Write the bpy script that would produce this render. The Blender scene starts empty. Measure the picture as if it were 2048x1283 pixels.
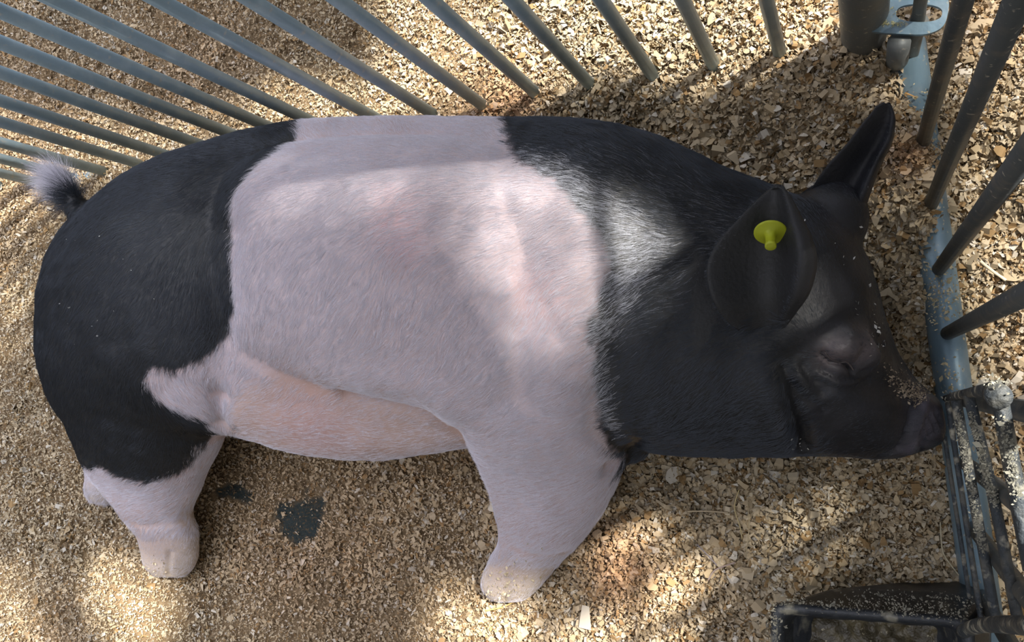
import bpy, bmesh, math
import numpy as np
from mathutils import Vector, Matrix
from mathutils.bvhtree import BVHTree
from mathutils.kdtree import KDTree

C = bpy.context.scene.collection
scene = bpy.context.scene
rng = np.random.default_rng(7)
PI = math.pi

# ------------------------------------------------------------------ camera
W, HH = 2048, 1283
F = 1750.0                       # focal length in pixels
CAMH = 1.40                      # phone held 1.4 m above the bedding
NU, NV = 704.0, 125.0            # where straight down lies in the frame, from its centre
n_ = np.array([NU, NV, F]); n_ /= np.linalg.norm(n_)
e1 = np.array([1.0, 0, 0]) - n_ * n_[0]; e1 /= np.linalg.norm(e1)
e2 = np.cross(n_, e1)
def cam2world(v):                # camera (right, down, forward) -> world (x along fence, y away, z up)
    v = np.asarray(v, float)
    return np.array([v @ e1, -(v @ e2), -(v @ n_)])
CR, CD, CF = cam2world([1, 0, 0]), cam2world([0, 1, 0]), cam2world([0, 0, 1])
cam_d = bpy.data.cameras.new('camera'); cam = bpy.data.objects.new('camera', cam_d); C.objects.link(cam)
cam_d.sensor_width = 36.0; cam_d.lens = F / W * 36.0; cam_d.clip_start = 0.02; cam_d.clip_end = 60
M = Matrix.Identity(4)
for i in range(3):
    M[i][0] = CR[i]; M[i][1] = -CD[i]; M[i][2] = -CF[i]
M[2][3] = CAMH
cam.matrix_world = M
scene.camera = cam

def P(px, py, z=0.0):            # the point at height z seen at a photo pixel
    r = cam2world([px - W / 2, py - HH / 2, F])
    t = (CAMH - z) / -r[2]
    return np.array([r[0] * t, r[1] * t, z])

# ------------------------------------------------------------------ light
SUN_AZ = math.atan2(0.52, 0.85); SUN_EL = math.radians(50)
SUN = np.array([math.cos(SUN_AZ) * math.cos(SUN_EL), math.sin(SUN_AZ) * math.cos(SUN_EL), math.sin(SUN_EL)])
sd = bpy.data.lights.new('sun', 'SUN'); so = bpy.data.objects.new('sun', sd); C.objects.link(so)
sd.energy = 12.0; sd.angle = math.radians(2.4); sd.color = (1.0, 0.95, 0.86)
so.rotation_euler = Vector(SUN).to_track_quat('Z', 'Y').to_euler()
wd = bpy.data.worlds.new('world'); scene.world = wd; wd.use_nodes = True
nt = wd.node_tree; nt.nodes.clear()
wo = nt.nodes.new('ShaderNodeOutputWorld'); bg = nt.nodes.new('ShaderNodeBackground')
# open side of the barn and the sky above it: one broad bright lobe, dim elsewhere
tc = nt.nodes.new('ShaderNodeTexCoord'); dt = nt.nodes.new('ShaderNodeVectorMath'); dt.operation = 'DOT_PRODUCT'
SKY = Vector((-.10, .38, .92)).normalized(); dt.inputs[1].default_value = SKY
rp = nt.nodes.new('ShaderNodeValToRGB')
nt.links.new(tc.outputs['Generated'], dt.inputs[0]); nt.links.new(dt.outputs['Value'], rp.inputs[0])
nt.links.new(rp.outputs[0], bg.inputs[0]); nt.links.new(bg.outputs[0], wo.inputs[0])
rp.color_ramp.interpolation = 'EASE'
rp.color_ramp.elements[0].position = 0.35; rp.color_ramp.elements[0].color = (0.20, 0.185, 0.165, 1)
rp.color_ramp.elements[1].position = 1.0; rp.color_ramp.elements[1].color = (4.2, 4.3, 4.9, 1)
el = rp.color_ramp.elements.new(0.75); el.color = (0.62, 0.62, 0.66, 1)
bg.inputs[1].default_value = 1.0
vs = scene.view_settings
vs.view_transform = 'Standard'; vs.look = 'None'; vs.exposure = 0.22; vs.gamma = 1.0; vs.use_curve_mapping = False
scene.cycles.max_bounces = 6; scene.cycles.diffuse_bounces = 3; scene.cycles.glossy_bounces = 2
scene.cycles.transparent_max_bounces = 4

# ------------------------------------------------------------------ helpers
def tag(o, label=None, cat=None, group=None, kind=None):
    if label: o['label'] = label
    if cat: o['category'] = cat
    if group: o['group'] = group
    if kind: o['kind'] = kind
    return o
def empty(name, loc=(0, 0, 0)):
    o = bpy.data.objects.new(name, None); o.location = loc; C.objects.link(o); return o
def mesh_obj(name, v, f, mat, parent=None, smooth=True):
    me = bpy.data.meshes.new(name)
    me.from_pydata([tuple(map(float, a)) for a in v], [], [tuple(map(int, a)) for a in f]); me.validate()
    if smooth: me.polygons.foreach_set('use_smooth', [True] * len(me.polygons))
    o = bpy.data.objects.new(name, me); C.objects.link(o)
    if mat: me.materials.append(mat)
    if parent:
        o.parent = parent; o.matrix_parent_inverse = Matrix.Translation(-Vector(parent.location))
    return o
def merge(parts):
    V, Fc, k = [], [], 0
    for v, f in parts:
        V += [tuple(a) for a in v]; Fc += [tuple(i + k for i in a) for a in f]; k += len(v)
    return V, Fc
def tube(pts, rad, seg=14, caps=True, sq=None):
    pts = [np.asarray(p, float) for p in pts]
    if np.isscalar(rad): rad = [rad] * len(pts)
    V, Fc = [], []
    up = None
    for i, p in enumerate(pts):
        a = pts[max(i - 1, 0)]; b = pts[min(i + 1, len(pts) - 1)]
        d = (b - a) / np.linalg.norm(b - a)
        if up is None: up = np.array([0, 0, 1.0]) if abs(d[2]) < .8 else np.array([1.0, 0, 0])
        s = np.cross(d, up); s /= np.linalg.norm(s); up = np.cross(s, d)
        for k in range(seg):
            t = 2 * PI * k / seg
            w = (1.0, 1.0) if sq is None else sq
            V.append(p + rad[i] * (math.cos(t) * s * w[0] + math.sin(t) * up * w[1]))
    for i in range(len(pts) - 1):
        for k in range(seg):
            a = i * seg + k; b = i * seg + (k + 1) % seg
            Fc.append((a, b, b + seg, a + seg))
    if caps:
        Fc.append(tuple(range(seg))[::-1]); Fc.append(tuple((len(pts) - 1) * seg + k for k in range(seg)))
    return V, Fc
def catmull(A, n):
    A = np.asarray(A, float); out = []
    for i in range(len(A) - 1):
        p0 = A[max(i - 1, 0)]; p1 = A[i]; p2 = A[i + 1]; p3 = A[min(i + 2, len(A) - 1)]
        for k in range(n):
            t = k / n
            out.append(.5 * ((2 * p1) + (-p0 + p2) * t + (2 * p0 - 5 * p1 + 4 * p2 - p3) * t * t + (-p0 + 3 * p1 - 3 * p2 + p3) * t ** 3))
    out.append(A[-1]); return np.array(out)

# value noise on numpy arrays
_tab = np.random.default_rng(3).random((64, 64, 64)).astype(np.float32)
def vnoise(p, s):
    q = np.asarray(p) * s + 100.0; i = np.floor(q).astype(int); f = q - i; f = f * f * (3 - 2 * f); i %= 64; j = (i + 1) % 64
    r = 0
    for a in (0, 1):
        for b in (0, 1):
            for c in (0, 1):
                w = (f[:, 0] if a else 1 - f[:, 0]) * (f[:, 1] if b else 1 - f[:, 1]) * (f[:, 2] if c else 1 - f[:, 2])
                r = r + w * _tab[(j if a else i)[:, 0], (j if b else i)[:, 1], (j if c else i)[:, 2]]
    return r
def in_poly(pts, poly):           # signed-ish: inside mask and distance to the outline
    x, y = pts[:, 0], pts[:, 1]; ins = np.zeros(len(pts), bool); dist = np.full(len(pts), 1e9)
    n = len(poly)
    for i in range(n):
        a = poly[i]; b = poly[(i + 1) % n]
        c = ((a[1] > y) != (b[1] > y)) & (x < (b[0] - a[0]) * (y - a[1]) / (b[1] - a[1] + 1e-12) + a[0]); ins ^= c
        d = b[:2] - a[:2]; t = np.clip(((x - a[0]) * d[0] + (y - a[1]) * d[1]) / (d @ d + 1e-12), 0, 1)
        dist = np.minimum(dist, np.hypot(x - a[0] - t * d[0], y - a[1] - t * d[1]))
    return np.where(ins, dist, -dist)
def sstep(a, b, x):
    t = np.clip((x - a) / (b - a), 0, 1); return t * t * (3 - 2 * t)

# ------------------------------------------------------------------ materials
def mat(name, col, rough=.5, metal=0.0, noise=None, bump=None, attr=None, spec=.5, mix=None):
    m = bpy.data.materials.new(name); m.use_nodes = True; t = m.node_tree; b = t.nodes['Principled BSDF']
    b.inputs['Base Color'].default_value = (*col, 1); b.inputs['Roughness'].default_value = rough
    b.inputs['Metallic'].default_value = metal; b.inputs['Specular IOR Level'].default_value = spec
    co = t.nodes.new('ShaderNodeTexCoord')
    if attr:
        a = t.nodes.new('ShaderNodeAttribute'); a.attribute_name = attr; t.links.new(a.outputs['Color'], b.inputs['Base Color'])
    if noise:                       # list of (scale, lo, hi, colour)
        prev = None
        for sc, lo, hi, c2 in noise:
            nz = t.nodes.new('ShaderNodeTexNoise'); nz.inputs['Scale'].default_value = sc; nz.inputs['Detail'].default_value = 6
            t.links.new(co.outputs['Object'], nz.inputs['Vector'])
            r = t.nodes.new('ShaderNodeMapRange'); r.inputs[1].default_value = lo; r.inputs[2].default_value = hi
            t.links.new(nz.outputs['Fac'], r.inputs[0])
            mx = t.nodes.new('ShaderNodeMix'); mx.data_type = 'RGBA'
            t.links.new(r.outputs[0], mx.inputs[0])
            if prev: t.links.new(prev, mx.inputs[6])
            elif attr: t.links.new(a.outputs['Color'], mx.inputs[6])
            else: mx.inputs[6].default_value = (*col, 1)
            mx.inputs[7].default_value = (*c2, 1); prev = mx.outputs[2]
        t.links.new(prev, b.inputs['Base Color'])
    if bump:
        nz = t.nodes.new('ShaderNodeTexNoise'); nz.inputs['Scale'].default_value = bump[0]; nz.inputs['Detail'].default_value = 5
        t.links.new(co.outputs['Object'], nz.inputs['Vector'])
        bp = t.nodes.new('ShaderNodeBump'); bp.inputs['Strength'].default_value = bump[1]; bp.inputs['Distance'].default_value = bump[2]
        t.links.new(nz.outputs['Fac'], bp.inputs['Height']); t.links.new(bp.outputs[0], b.inputs['Normal'])
    return m
M_bar = mat('galvanised_bar', (.36, .51, .63), .4, .05, noise=[(30, .45, .7, (.47, .62, .72)), (90, .62, .72, (.55, .6, .62))], bump=(120, .3, .002))
M_gate = mat('grey_bar', (.10, .115, .125), .5, .3, noise=[(40, .5, .75, (.17, .16, .145)), (140, .64, .72, (.4, .38, .33))], bump=(120, .3, .002))
M_rail = mat('blue_grey_rail', (.20, .30, .37), .38, .35, noise=[(25, .5, .7, (.28, .37, .43)), (110, .63, .70, (.5, .48, .38))], bump=(90, .3, .002))
M_post = mat('dull_post', (.20, .215, .215), .55, .3, noise=[(22, .45, .65, (.22, .22, .2)), (120, .62, .72, (.45, .42, .35))], bump=(100, .3, .002))
M_rack = mat('rack_iron', (.045, .055, .065), .6, .2, noise=[(45, .48, .62, (.11, .11, .10)), (50, .56, .66, (.40, .38, .31))], bump=(160, .8, .004))
M_trough = mat('trough_rubber', (.018, .022, .028), .45, 0, noise=[(40, .5, .7, (.045, .05, .055)), (38, .57, .70, (.20, .19, .15))], bump=(120, .5, .003))
M_mash = mat('wet_feed', (.055, .045, .025), .35, 0, noise=[(60, .45, .65, (.11, .09, .045)), (200, .66, .7, (.4, .36, .25))], bump=(90, .9, .006))
M_ground = mat('bedding_base', (.38, .27, .16), .95, 0, attr='base_col', noise=[(260, .52, .72, (.13, .085, .045))], bump=(300, .8, .004), spec=.1)
M_flake = mat('shaving', (.6, .5, .35), .8, 0, attr='col', spec=.2)
M_skin = mat('pig_skin', (.6, .5, .5), .5, 0, attr='skin_col', bump=(170, .45, .0022), spec=.45)
M_tag = mat('lime_plastic', (.50, .56, .03), .35, 0)
M_hoof = mat('hoof_horn', (.30, .27, .22), .5, 0, noise=[(60, .5, .7, (.2, .18, .15))], bump=(150, .4, .002))
M_gobo = mat('gobo_sheet', (.25, .25, .25), .8)

# ------------------------------------------------------------------ bedding relief
def gauss(x, y, c, r, h, ry=None):
    ry = ry or r
    return h * np.exp(-(((x - c[0]) / r) ** 2 + ((y - c[1]) / ry) ** 2))
MOUNDS = [((1275, 1140), .085, .040), ((960, 1255), .10, .030), ((1790, 300), .06, .035), ((1830, 440), .05, .05), ((1838, 350), .035, .03), ((1800, 600), .04, .02),
          ((1740, 180), .08, .02), ((930, 1090), .07, -.03), ((330, 1180), .09, .02), ((120, 560), .12, .012), ((1560, 1080), .09, .015),
          ((1590, 250), .1, .015), ((420, 1010), .08, -.006), ((600, 1040), .1, -.01), ((250, 1200), .07, .025), ((60, 1000), .1, .015), ((1100, 215), .25, .02)]
RAIL_A, RAIL_B = P(1812, 60, .012), P(1960, 1180, .012)
def ground_h(x, y):
    p = np.stack([x, y, np.zeros_like(x)], 1)
    h = (vnoise(p, 5) - .5) * .030 + (vnoise(p, 14) - .5) * .016 + (vnoise(p, 40) - .5) * .007 + (vnoise(p, 110) - .5) * .004
    for (c, r, a) in MOUNDS:
        q = P(*c); h = h + gauss(x, y, q, r, a)
    # outside the gate the bedding lies lower than the rail
    d = RAIL_B - RAIL_A; d = d[:2] / np.linalg.norm(d[:2]); side = (x - RAIL_A[0]) * (-d[1]) + (y - RAIL_A[1]) * d[0]
    h = h - .02 * sstep(-.01, .03, side)
    return h
def gz(q): return float(ground_h(np.array([q[0]]), np.array([q[1]]))[0])
gx0, gx1, gy0, gy1 = -2.1, 0.75, -0.75, 1.15
nx, ny = 570, 380
gx, gy = np.meshgrid(np.linspace(gx0, gx1, nx), np.linspace(gy0, gy1, ny))
V = np.stack([gx.ravel(), gy.ravel(), ground_h(gx.ravel(), gy.ravel()) - .004], 1)
idx = np.arange(nx * ny).reshape(ny, nx)
Fc = np.stack([idx[:-1, :-1].ravel(), idx[:-1, 1:].ravel(), idx[1:, 1:].ravel(), idx[1:, :-1].ravel()], 1)
def fast_mesh(name, V, Fc, mat_, smooth=True):
    me = bpy.data.meshes.new(name); me.vertices.add(len(V)); me.vertices.foreach_set('co', V.astype(np.float32).ravel())
    k = Fc.shape[1]; me.loops.add(Fc.size); me.loops.foreach_set('vertex_index', Fc.astype(np.int32).ravel())
    me.polygons.add(len(Fc)); me.polygons.foreach_set('loop_start', np.arange(0, Fc.size, k, dtype=np.int32))
    me.polygons.foreach_set('use_smooth', np.full(len(Fc), smooth)); me.update(calc_edges=True)
    me.materials.append(mat_); o = bpy.data.objects.new(name, me); C.objects.link(o); return o
def set_col(me, name, col):
    a = me.attributes.new(name, 'FLOAT_COLOR', 'POINT'); c = np.ones((len(col), 4), np.float32); c[:, :3] = col; a.data.foreach_set('color', c.ravel())
BARE = [np.array([P(*q) for q in pl]) for pl in (
    [(560, 1010), (600, 985), (648, 1000), (655, 1030), (632, 1065), (600, 1085), (560, 1078), (545, 1045)],
    [(400, 970), (450, 966), (500, 978), (498, 998), (455, 1000), (415, 990)])]
def bare(x, y):
    p = np.stack([x, y], 1); d = np.maximum.reduce([in_poly(p, b) for b in BARE])
    q = np.stack([x, y, 0 * x], 1)
    return sstep(-.006, .012, d + (vnoise(q, 60) - .5) * .03)
def tint(x, y):                   # 0 pale .. 1 rusty, where the shavings are orange
    p = np.stack([x, y, 0 * x], 1); t = (vnoise(p, 3.1) - .42) * .8
    for c, r, a in (((1250, 1125), .06, .9), ((960, 225), .10, .8), ((1040, 210), .06, .6), ((1810, 330), .03, .8), ((60, 250), .2, .3), ((620, 60), .2, .3)):
        q = P(*c); t = t + gauss(x, y, q, r, a)
    return np.clip(t, 0, 1)
fl = fast_mesh('floor', V, Fc, M_ground); tag(fl, 'packed wood shaving bedding covering the pen floor', kind='structure')
b = bare(V[:, 0], V[:, 1])[:, None]
set_col(fl.data, 'base_col', (1 - b) * np.array([.22, .155, .09]) + b * np.array([.035, .045, .045]))

# ------------------------------------------------------------------ pen panel, post, gate
def vdir(px, py):
    v = cam2world([px - W / 2, py - HH / 2, F]); v /= np.linalg.norm(v); return -v
UPV = np.array([0, 0, 1.0])
fence = empty('pen_fence', tuple(P(880, 222)))
tag(fence, 'galvanised pen panel of close upright bars behind the pig\'s back', 'fence')
bases = [(1561, 107), (1429, 137), (1308, 150), (1185, 167), (1079, 193), (967, 207), (867, 229), (768, 238), (664, 249), (588, 266), (514, 284), (434, 301), (349, 313), (277, 330), (200, 338), (133, 348), (68, 357), (6, 369)]
l0, l1 = P(1561, 112), P(200, 340); ld = (l1 - l0) / np.linalg.norm(l1 - l0)
for px, py in bases:
    p = P(px, py); s = (p - l0) @ ld; q = l0 + ld * s
    V_, F_ = tube([q + UPV * (-.04), q + UPV * .79], .0105, 16)
    mesh_obj('bar', V_, F_, M_bar, fence)
for z in (-.028, .79):
    V_, F_ = tube([l0 + ld * -.14 + UPV * z, l0 + ld * 1.95 + UPV * z], .014, 16)
    mesh_obj('rail', V_, F_, M_bar, fence)
# corner post
pp = P(1728, 78)
V_, F_ = tube([pp + UPV * -.04, pp + UPV * 0, pp + UPV * .80], .033, 32)
post = mesh_obj('corner_post', V_, F_, M_post)
tag(post, 'thick round grey steel post standing at the corner of the pen', 'post')

GU = vdir(1712, 758)             # the gate leans out a touch
gate = empty('pen_gate', tuple(P(1860, 540)))
tag(gate, 'steel gate with upright bars and blue grey bottom rail, right of the pig\'s snout', 'gate')
rd = (RAIL_B - RAIL_A) / np.linalg.norm(RAIL_B - RAIL_A)
V_, F_ = tube([RAIL_A + rd * .02, RAIL_A + rd * 1.15], .0245, 28); mesh_obj('bottom_rail', V_, F_, M_rail, gate)
V_, F_ = tube([RAIL_A + GU * .88 + rd * -.02, RAIL_A + GU * .88 + rd * 1.15], .010, 20); mesh_obj("top_rail", V_, F_, M_rail, gate)
for px, py in ((1830, 291), (1850, 412), (1862, 540), (1875, 668), (1890, 797), (1905, 925), (1922, 1055), (1940, 1190)):
    p = P(px, py, .03); s = (p - RAIL_A) @ rd; q = RAIL_A + rd * s
    V_, F_ = tube([q + GU * .0, q + GU * .88], .0095, 16); mesh_obj('bar', V_, F_, M_gate, gate)
q = P(1793, 135, .0)
V_, F_ = tube([q - UPV * .03, q + UPV * .103], .0155, 20); mesh_obj('end_upright', V_, F_, M_post, gate)

# hinge plate with oval slot, welded to the post, and the flat drop pin through it
def plate(outline, hole, z0, z1):
    bm = bmesh.new(); n = len(outline); lo = []; hi = []
    O = [np.array(o) for o in outline]; Hl = [np.array(h) for h in hole]
    vo = [[bm.verts.new((*p[:2], z)) for p in O] for z in (z0, z1)]
    vh = [[bm.verts.new((*p[:2], z)) for p in Hl] for z in (z0, z1)]
    for k in (0, 1):
        for i in range(n):
            j = (i + 1) % n
            bm.faces.new([vo[k][i], vo[k][j], vh[k][j], vh[k][i]])
    for i in range(n):
        j = (i + 1) % n
        bm.faces.new([vo[0][i], vo[0][j], vo[1][j], vo[1][i]]); bm.faces.new([vh[0][i], vh[0][j], vh[1][j], vh[1][i]])
    bmesh.ops.recalc_face_normals(bm, faces=bm.faces)
    V = [tuple(v.co) for v in bm.verts]; bm.verts.index_update(); Fc = [tuple(v.index for v in f.verts) for f in bm.faces]; bm.free(); return V, Fc
zp = .11
cpl = P(1838, 26, zp); ax = (P(1880, 28, zp) - P(1740, 24, zp)); L = np.linalg.norm(ax); ax /= L; ay = np.array([-ax[1], ax[0], 0])
out, hol = [], []
for k in range(32):
    t = 2 * PI * k / 32; c, s = math.cos(t), math.sin(t)
    a = .036 * c + (.0 if c > 0 else -.05 * (-c) ** .3); bb = .032 * np.sign(s) * abs(s) ** .6
    out.append(cpl + ax * a + ay * (bb + .002)); hol.append(cpl + ax * (.029 * c) + ay * (.0125 * np.sign(s) * abs(s) ** .7))
V_, F_ = plate(out, hol, zp - .006, zp)
hp = mesh_obj('hinge_plate', V_, F_, M_rail, post, smooth=False); hp['label'] = 'pale blue grey flat plate with an oval slot'
q0 = P(1815, 148, .005); q1 = P(1832, 60, .0)
V_, F_ = tube([P(1812, 150, .0), P(1814, 132, .02), P(1822, 112, .03), P(1822, 112, .03) + np.array([.0, .0, .02])], [.007, .009, .013, .013], 10, sq=(1, .55))
pa = P(1834, 95, .0)
pinb = np.array(P(1838, 25, zp))
V_, F_ = merge([tube([P(1814, 158, .0), P(1817, 128, .015), P(1818, 122, .02), P(1830, 70, .075), pinb, pinb + np.array([0, .002, .12]), pinb + np.array([0, .002, .35])], [.005, .006, .011, .011, .009, .0085, .0085], 14, sq=(1.0, .55)),
               tube([pinb + np.array([0, -.010, -.022]), pinb + np.array([0, -.010, -.012])], [.0135, .0135], 14)])
pin = mesh_obj('drop_pin', V_, F_, M_post); tag(pin, 'flat rusty steel pin dropped through the slotted plate beside the corner post', 'pin')

# ------------------------------------------------------------------ feeder: rack on the gate and trough
rack = empty('feeder_rack', tuple(P(1925, 1000)))
tag(rack, 'dirt-caked iron rack of long rods hung low on the gate by the snout', 'rack')
rods = [((1889, 872, .10), (1950, 1262, .10), .0028), ((1895, 800, .13), (1966, 1262, .13), .0036), ((1912, 800, .27), (1996, 1262, .27), .0058),
        ((1937, 790, .41), (1985, 985, .41), (2040, 1262, .41), .0054), ((1996, 776, .65), (2029, 960, .65), (2064, 1140, .65), .0062)]
for r in rods:
    V_, F_ = tube(catmull([P(*q) for q in r[:-1]], 14), r[-1], 12); mesh_obj('rod', V_, F_, M_rack, rack)
V_, F_ = tube([P(1890, 796, .12), P(1912, 791, .27), P(1938, 785, .41), P(1998, 774, .65)], [.004, .005, .005, .006], 12, sq=(1, .8)); mesh_obj('end_bar', V_, F_, M_rack, rack)
V_, F_ = tube(catmull([P(1926, 1262, .2), P(1960, 1250, .30), P(2010, 1248, .45), P(2070, 1252, .6)], 6), .0082, 14); mesh_obj('cross_bar', V_, F_, M_rack, rack)
V_, F_ = tube([P(1990, 784, .60), P(1998, 792, .66)], .0095, 16); cl = mesh_obj('clamp', V_, F_, M_rack, rack)

tr = empty('feed_trough', tuple(P(1780, 1230)))
tag(tr, 'black flared feed trough with crusted rim in the bottom right corner', 'trough')
zr = .17
rim = [P(1541, 1204, zr), P(1950, 1236, zr), P(1950, 1560, zr), P(1541, 1560, zr)]
bot = [P(1745, 1166, .0), P(1985, 1158, .0), P(1985, 1480, .0), P(1725, 1480, .0)]
def rounded(q, r, n=7):
    out = []
    for i in range(4):
        p = q[i]; a = q[i - 1] - p; b_ = q[(i + 1) % 4] - p; a = a / np.linalg.norm(a) * r; b_ = b_ / np.linalg.norm(b_) * r
        for k in range(n):
            t = k / (n - 1); out.append((1 - t) ** 2 * (p + a) + 2 * t * (1 - t) * p + t * t * (p + b_))
    return np.array(out)
def inset(R, d):
    c = R.mean(0); D = R - c; L = np.linalg.norm(D[:, :2], axis=1)[:, None]; Q = R - D / L * d; Q[:, 2] = R[:, 2]; return Q
R0 = rounded(bot, .04); R1 = rounded(rim, .022)
mid = R0 * .45 + R1 * .55; mid = inset(mid, -.008); mid[:, 2] = zr * .55
R1b = R1.copy(); R1b[:, 2] = zr - .014
lay = [R0, mid, inset(R1b, .004), R1b, R1, inset(R1, .006) + [0, 0, .004], inset(R1, .016), inset(R1, .022) - [0, 0, .01], inset(R1, .035) - [0, 0, .06], inset(R1, .06) - [0, 0, .10]]
n = len(R0); V_ = np.concatenate(lay); F_ = []
for i in range(len(lay) - 1):
    for k in range(n):
        F_.append((i * n + k, i * n + (k + 1) % n, (i + 1) * n + (k + 1) % n, (i + 1) * n + k))
F_.append(tuple(range(n))[::-1]); F_.append(tuple((len(lay) - 1) * n + k for k in range(n)))
mesh_obj('tub', V_, F_, M_trough, tr)
gxx, gyy = np.meshgrid(np.linspace(0, 1, 70), np.linspace(0, 1, 60))
a0, a1, a3 = inset(R1, .042)[0], inset(R1, .042)[n // 4], inset(R1, .042)[-1]
lo = inset(R1, .04).min(0); hi = inset(R1, .04).max(0)
V_ = np.stack([lo[0] + gxx.ravel() * (hi[0] - lo[0]), lo[1] + gyy.ravel() * (hi[1] - lo[1]), 0 * gxx.ravel()], 1)
V_[:, 2] = zr - .075 + (vnoise(V_, 18) - .5) * .03 + (vnoise(V_, 60) - .5) * .015
ii = np.arange(4200).reshape(60, 70); F_ = np.stack([ii[:-1, :-1].ravel(), ii[:-1, 1:].ravel(), ii[1:, 1:].ravel(), ii[1:, :-1].ravel()], 1)
mash = fast_mesh('feed_mash', V_, F_, M_mash); tag(mash, 'dark wet brown feed lying inside the black trough', 'feed', kind='stuff')

# ------------------------------------------------------------------ the pig, lying on its side
# stations: back-side pixel, belly-side pixel, height of centre, half thickness
ST = [((168, 560), (168, 700), .120, .05), ((172, 500), (168, 775), .130, .095), ((196, 440), (180, 850), .145, .130), ((255, 388), (240, 890), .158, .160),
      ((350, 326), (350, 880), .165, .178), ((470, 283), (470, 868), .162, .175), ((600, 250), (600, 905), .145, .158), ((750, 239), (740, 920), .135, .148),
      ((900, 239), (890, 902), .137, .150), ((1050, 243), (1030, 880), .160, .172), ((1200, 251), (1190, 880), .178, .188), ((1330, 282), (1330, 905), .168, .178),
      ((1450, 338), (1450, 912), .158, .166), ((1570, 384), (1560, 912), .150, .156), ((1668, 425), (1610, 910), .142, .148), ((1728, 500), (1660, 911), .130, .134),
      ((1758, 580), (1715, 914), .115, .118), ((1778, 655), (1762, 917), .100, .101), ((1800, 712), (1805, 914), .088, .084), ((1830, 754), (1845, 902), .080, .070),
      ((1860, 782), (1875, 890), .074, .060), ((1880, 798), (1890, 878), .072, .050)]
def loft(rings, flat=True):
    n = len(rings[0]); V = np.concatenate(rings); Fc = []
    for i in range(len(rings) - 1):
        for k in range(n): Fc.append((i * n + k, i * n + (k + 1) % n, (i + 1) * n + (k + 1) % n, (i + 1) * n + k))
    Fc.append(tuple(range(n))[::-1]); Fc.append(tuple((len(rings) - 1) * n + k for k in range(n))); return V, Fc
def ring(T, B, rz, e=2.3, seg=48):
    c = (T + B) / 2; h = (T - B) / 2; out = []
    for k in range(seg):
        t = 2 * PI * k / seg; a, s = math.cos(t), math.sin(t)
        a = np.sign(a) * abs(a) ** (2 / e); s = np.sign(s) * abs(s) ** (2 / e)
        out.append(c + h * a + np.array([0, 0, rz * s]))
    return np.array(out)
def body_loft(ST, sub=5, e=2.25):
    A = catmull([np.concatenate([P(*t, z), P(*b, z), [rz]]) for t, b, z, rz in ST], sub)
    return loft([ring(a[:3], a[3:6], a[6], e) for a in A])
parts = [body_loft(ST)]
# legs: two pixel edges of the limb, height, half thickness
def limb(S, sub=5, e=2.1): return body_loft(S, sub, e)
parts.append(limb([((945, 700), (1235, 690), .21, .09), ((925, 800), (1262, 780), .205, .125), ((945, 870), (1268, 870), .19, .115), ((966, 925), (1252, 925), .165, .095),
                   ((988, 985), (1222, 990), .130, .078), ((1000, 1040), (1193, 1040), .10, .066), ((1000, 1082), (1160, 1085), .078, .054), ((985, 1110), (1132, 1112), .062, .045),
                   ((966, 1145), (1108, 1140), .045, .036), ((966, 1180), (1080, 1175), .03, .028), ((985, 1202), (1050, 1200), .02, .016)]))
parts.append(limb([((170, 560), (420, 560), .18, .10), ((152, 640), (440, 660), .19, .125), ((150, 740), (442, 760), .185, .125), ((160, 830), (438, 830), .17, .11), ((180, 895), (425, 890), .15, .095),
                   ((198, 945), (405, 935), .13, .08), ((228, 990), (388, 985), .10, .062), ((255, 1030), (375, 1025), .078, .05), ((280, 1062), (388, 1058), .062, .044),
                   ((287, 1095), (393, 1092), .048, .038), ((292, 1128), (388, 1130), .034, .030), ((310, 1152), (372, 1152), .022, .018)]))
# under legs, mostly hidden
parts.append(limb([((170, 800), (330, 820), .06, .05), ((175, 880), (290, 890), .05, .042), ((178, 940), (245, 950), .034, .030), ((174, 975), (228, 985), .024, .024), ((182, 1003), (218, 1008), .014, .014)]))
parts.append(limb([((1060, 850), (1220, 860), .06, .055), ((1050, 960), (1170, 960), .045, .040), ((1040, 1060), (1120, 1062), .030, .028), ((1030, 1120), (1090, 1122), .02, .02)]))
# tail
tp = catmull([P(215, 480, .20), P(170, 440, .245), P(152, 412, .26), P(142, 388, .26), P(124, 364, .255), P(104, 350, .245)], 4)
parts.append(tube(tp, list(np.linspace(.027, .009, len(tp)))))
# brow and cheek masses
def ball(c, r, sc=(1, 1, 1)):
    bm = bmesh.new(); bmesh.ops.create_icosphere(bm, subdivisions=3, radius=1)
    V = np.array([v.co for v in bm.verts]) * r * np.array(sc) + c; Fc = [tuple(v.index for v in f.verts) for f in bm.faces]; bm.free(); return V, Fc
parts.append(body_loft([((430, 380), (430, 690), .205, .05), ((500, 335), (500, 735), .212, .10), ((580, 300), (580, 752), .218, .118), ((680, 285), (680, 778), .222, .126), ((780, 280), (780, 800), .226, .132),
                        ((880, 282), (870, 818), .230, .136), ((980, 290), (950, 860), .230, .138), ((1100, 300), (1090, 860), .230, .130), ((1200, 330), (1200, 820), .22, .10)], 5, 2.5))
parts.append(ball(P(1545, 790, .16), .088, (1.15, .9, 1.05)))
parts.append(ball(P(1700, 700, .175), .045, (1.0, 1.0, .9)))
parts.append(ball(P(1550, 560, .22), .055, (1.2, 1.2, 1.1)))
parts.append(ball(P(1660, 440, .16), .05, (1.0, 1.1, 1.0)))
parts.append(ball(P(1252, 866, .135), .044))
parts.append(ball(P(1130, 650, .27), .10, (1.1, 1.5, .9)))
parts.append(ball(P(1120, 440, .27), .11, (1.5, 1.0, .8)))
parts.append(ball(P(300, 520, .25), .12, (1.2, 1.3, .7)))
parts.append(ball(P(1810, 870, .045), .035, (1.4, .7, 1.0)))
V_, F_ = merge(parts)
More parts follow.
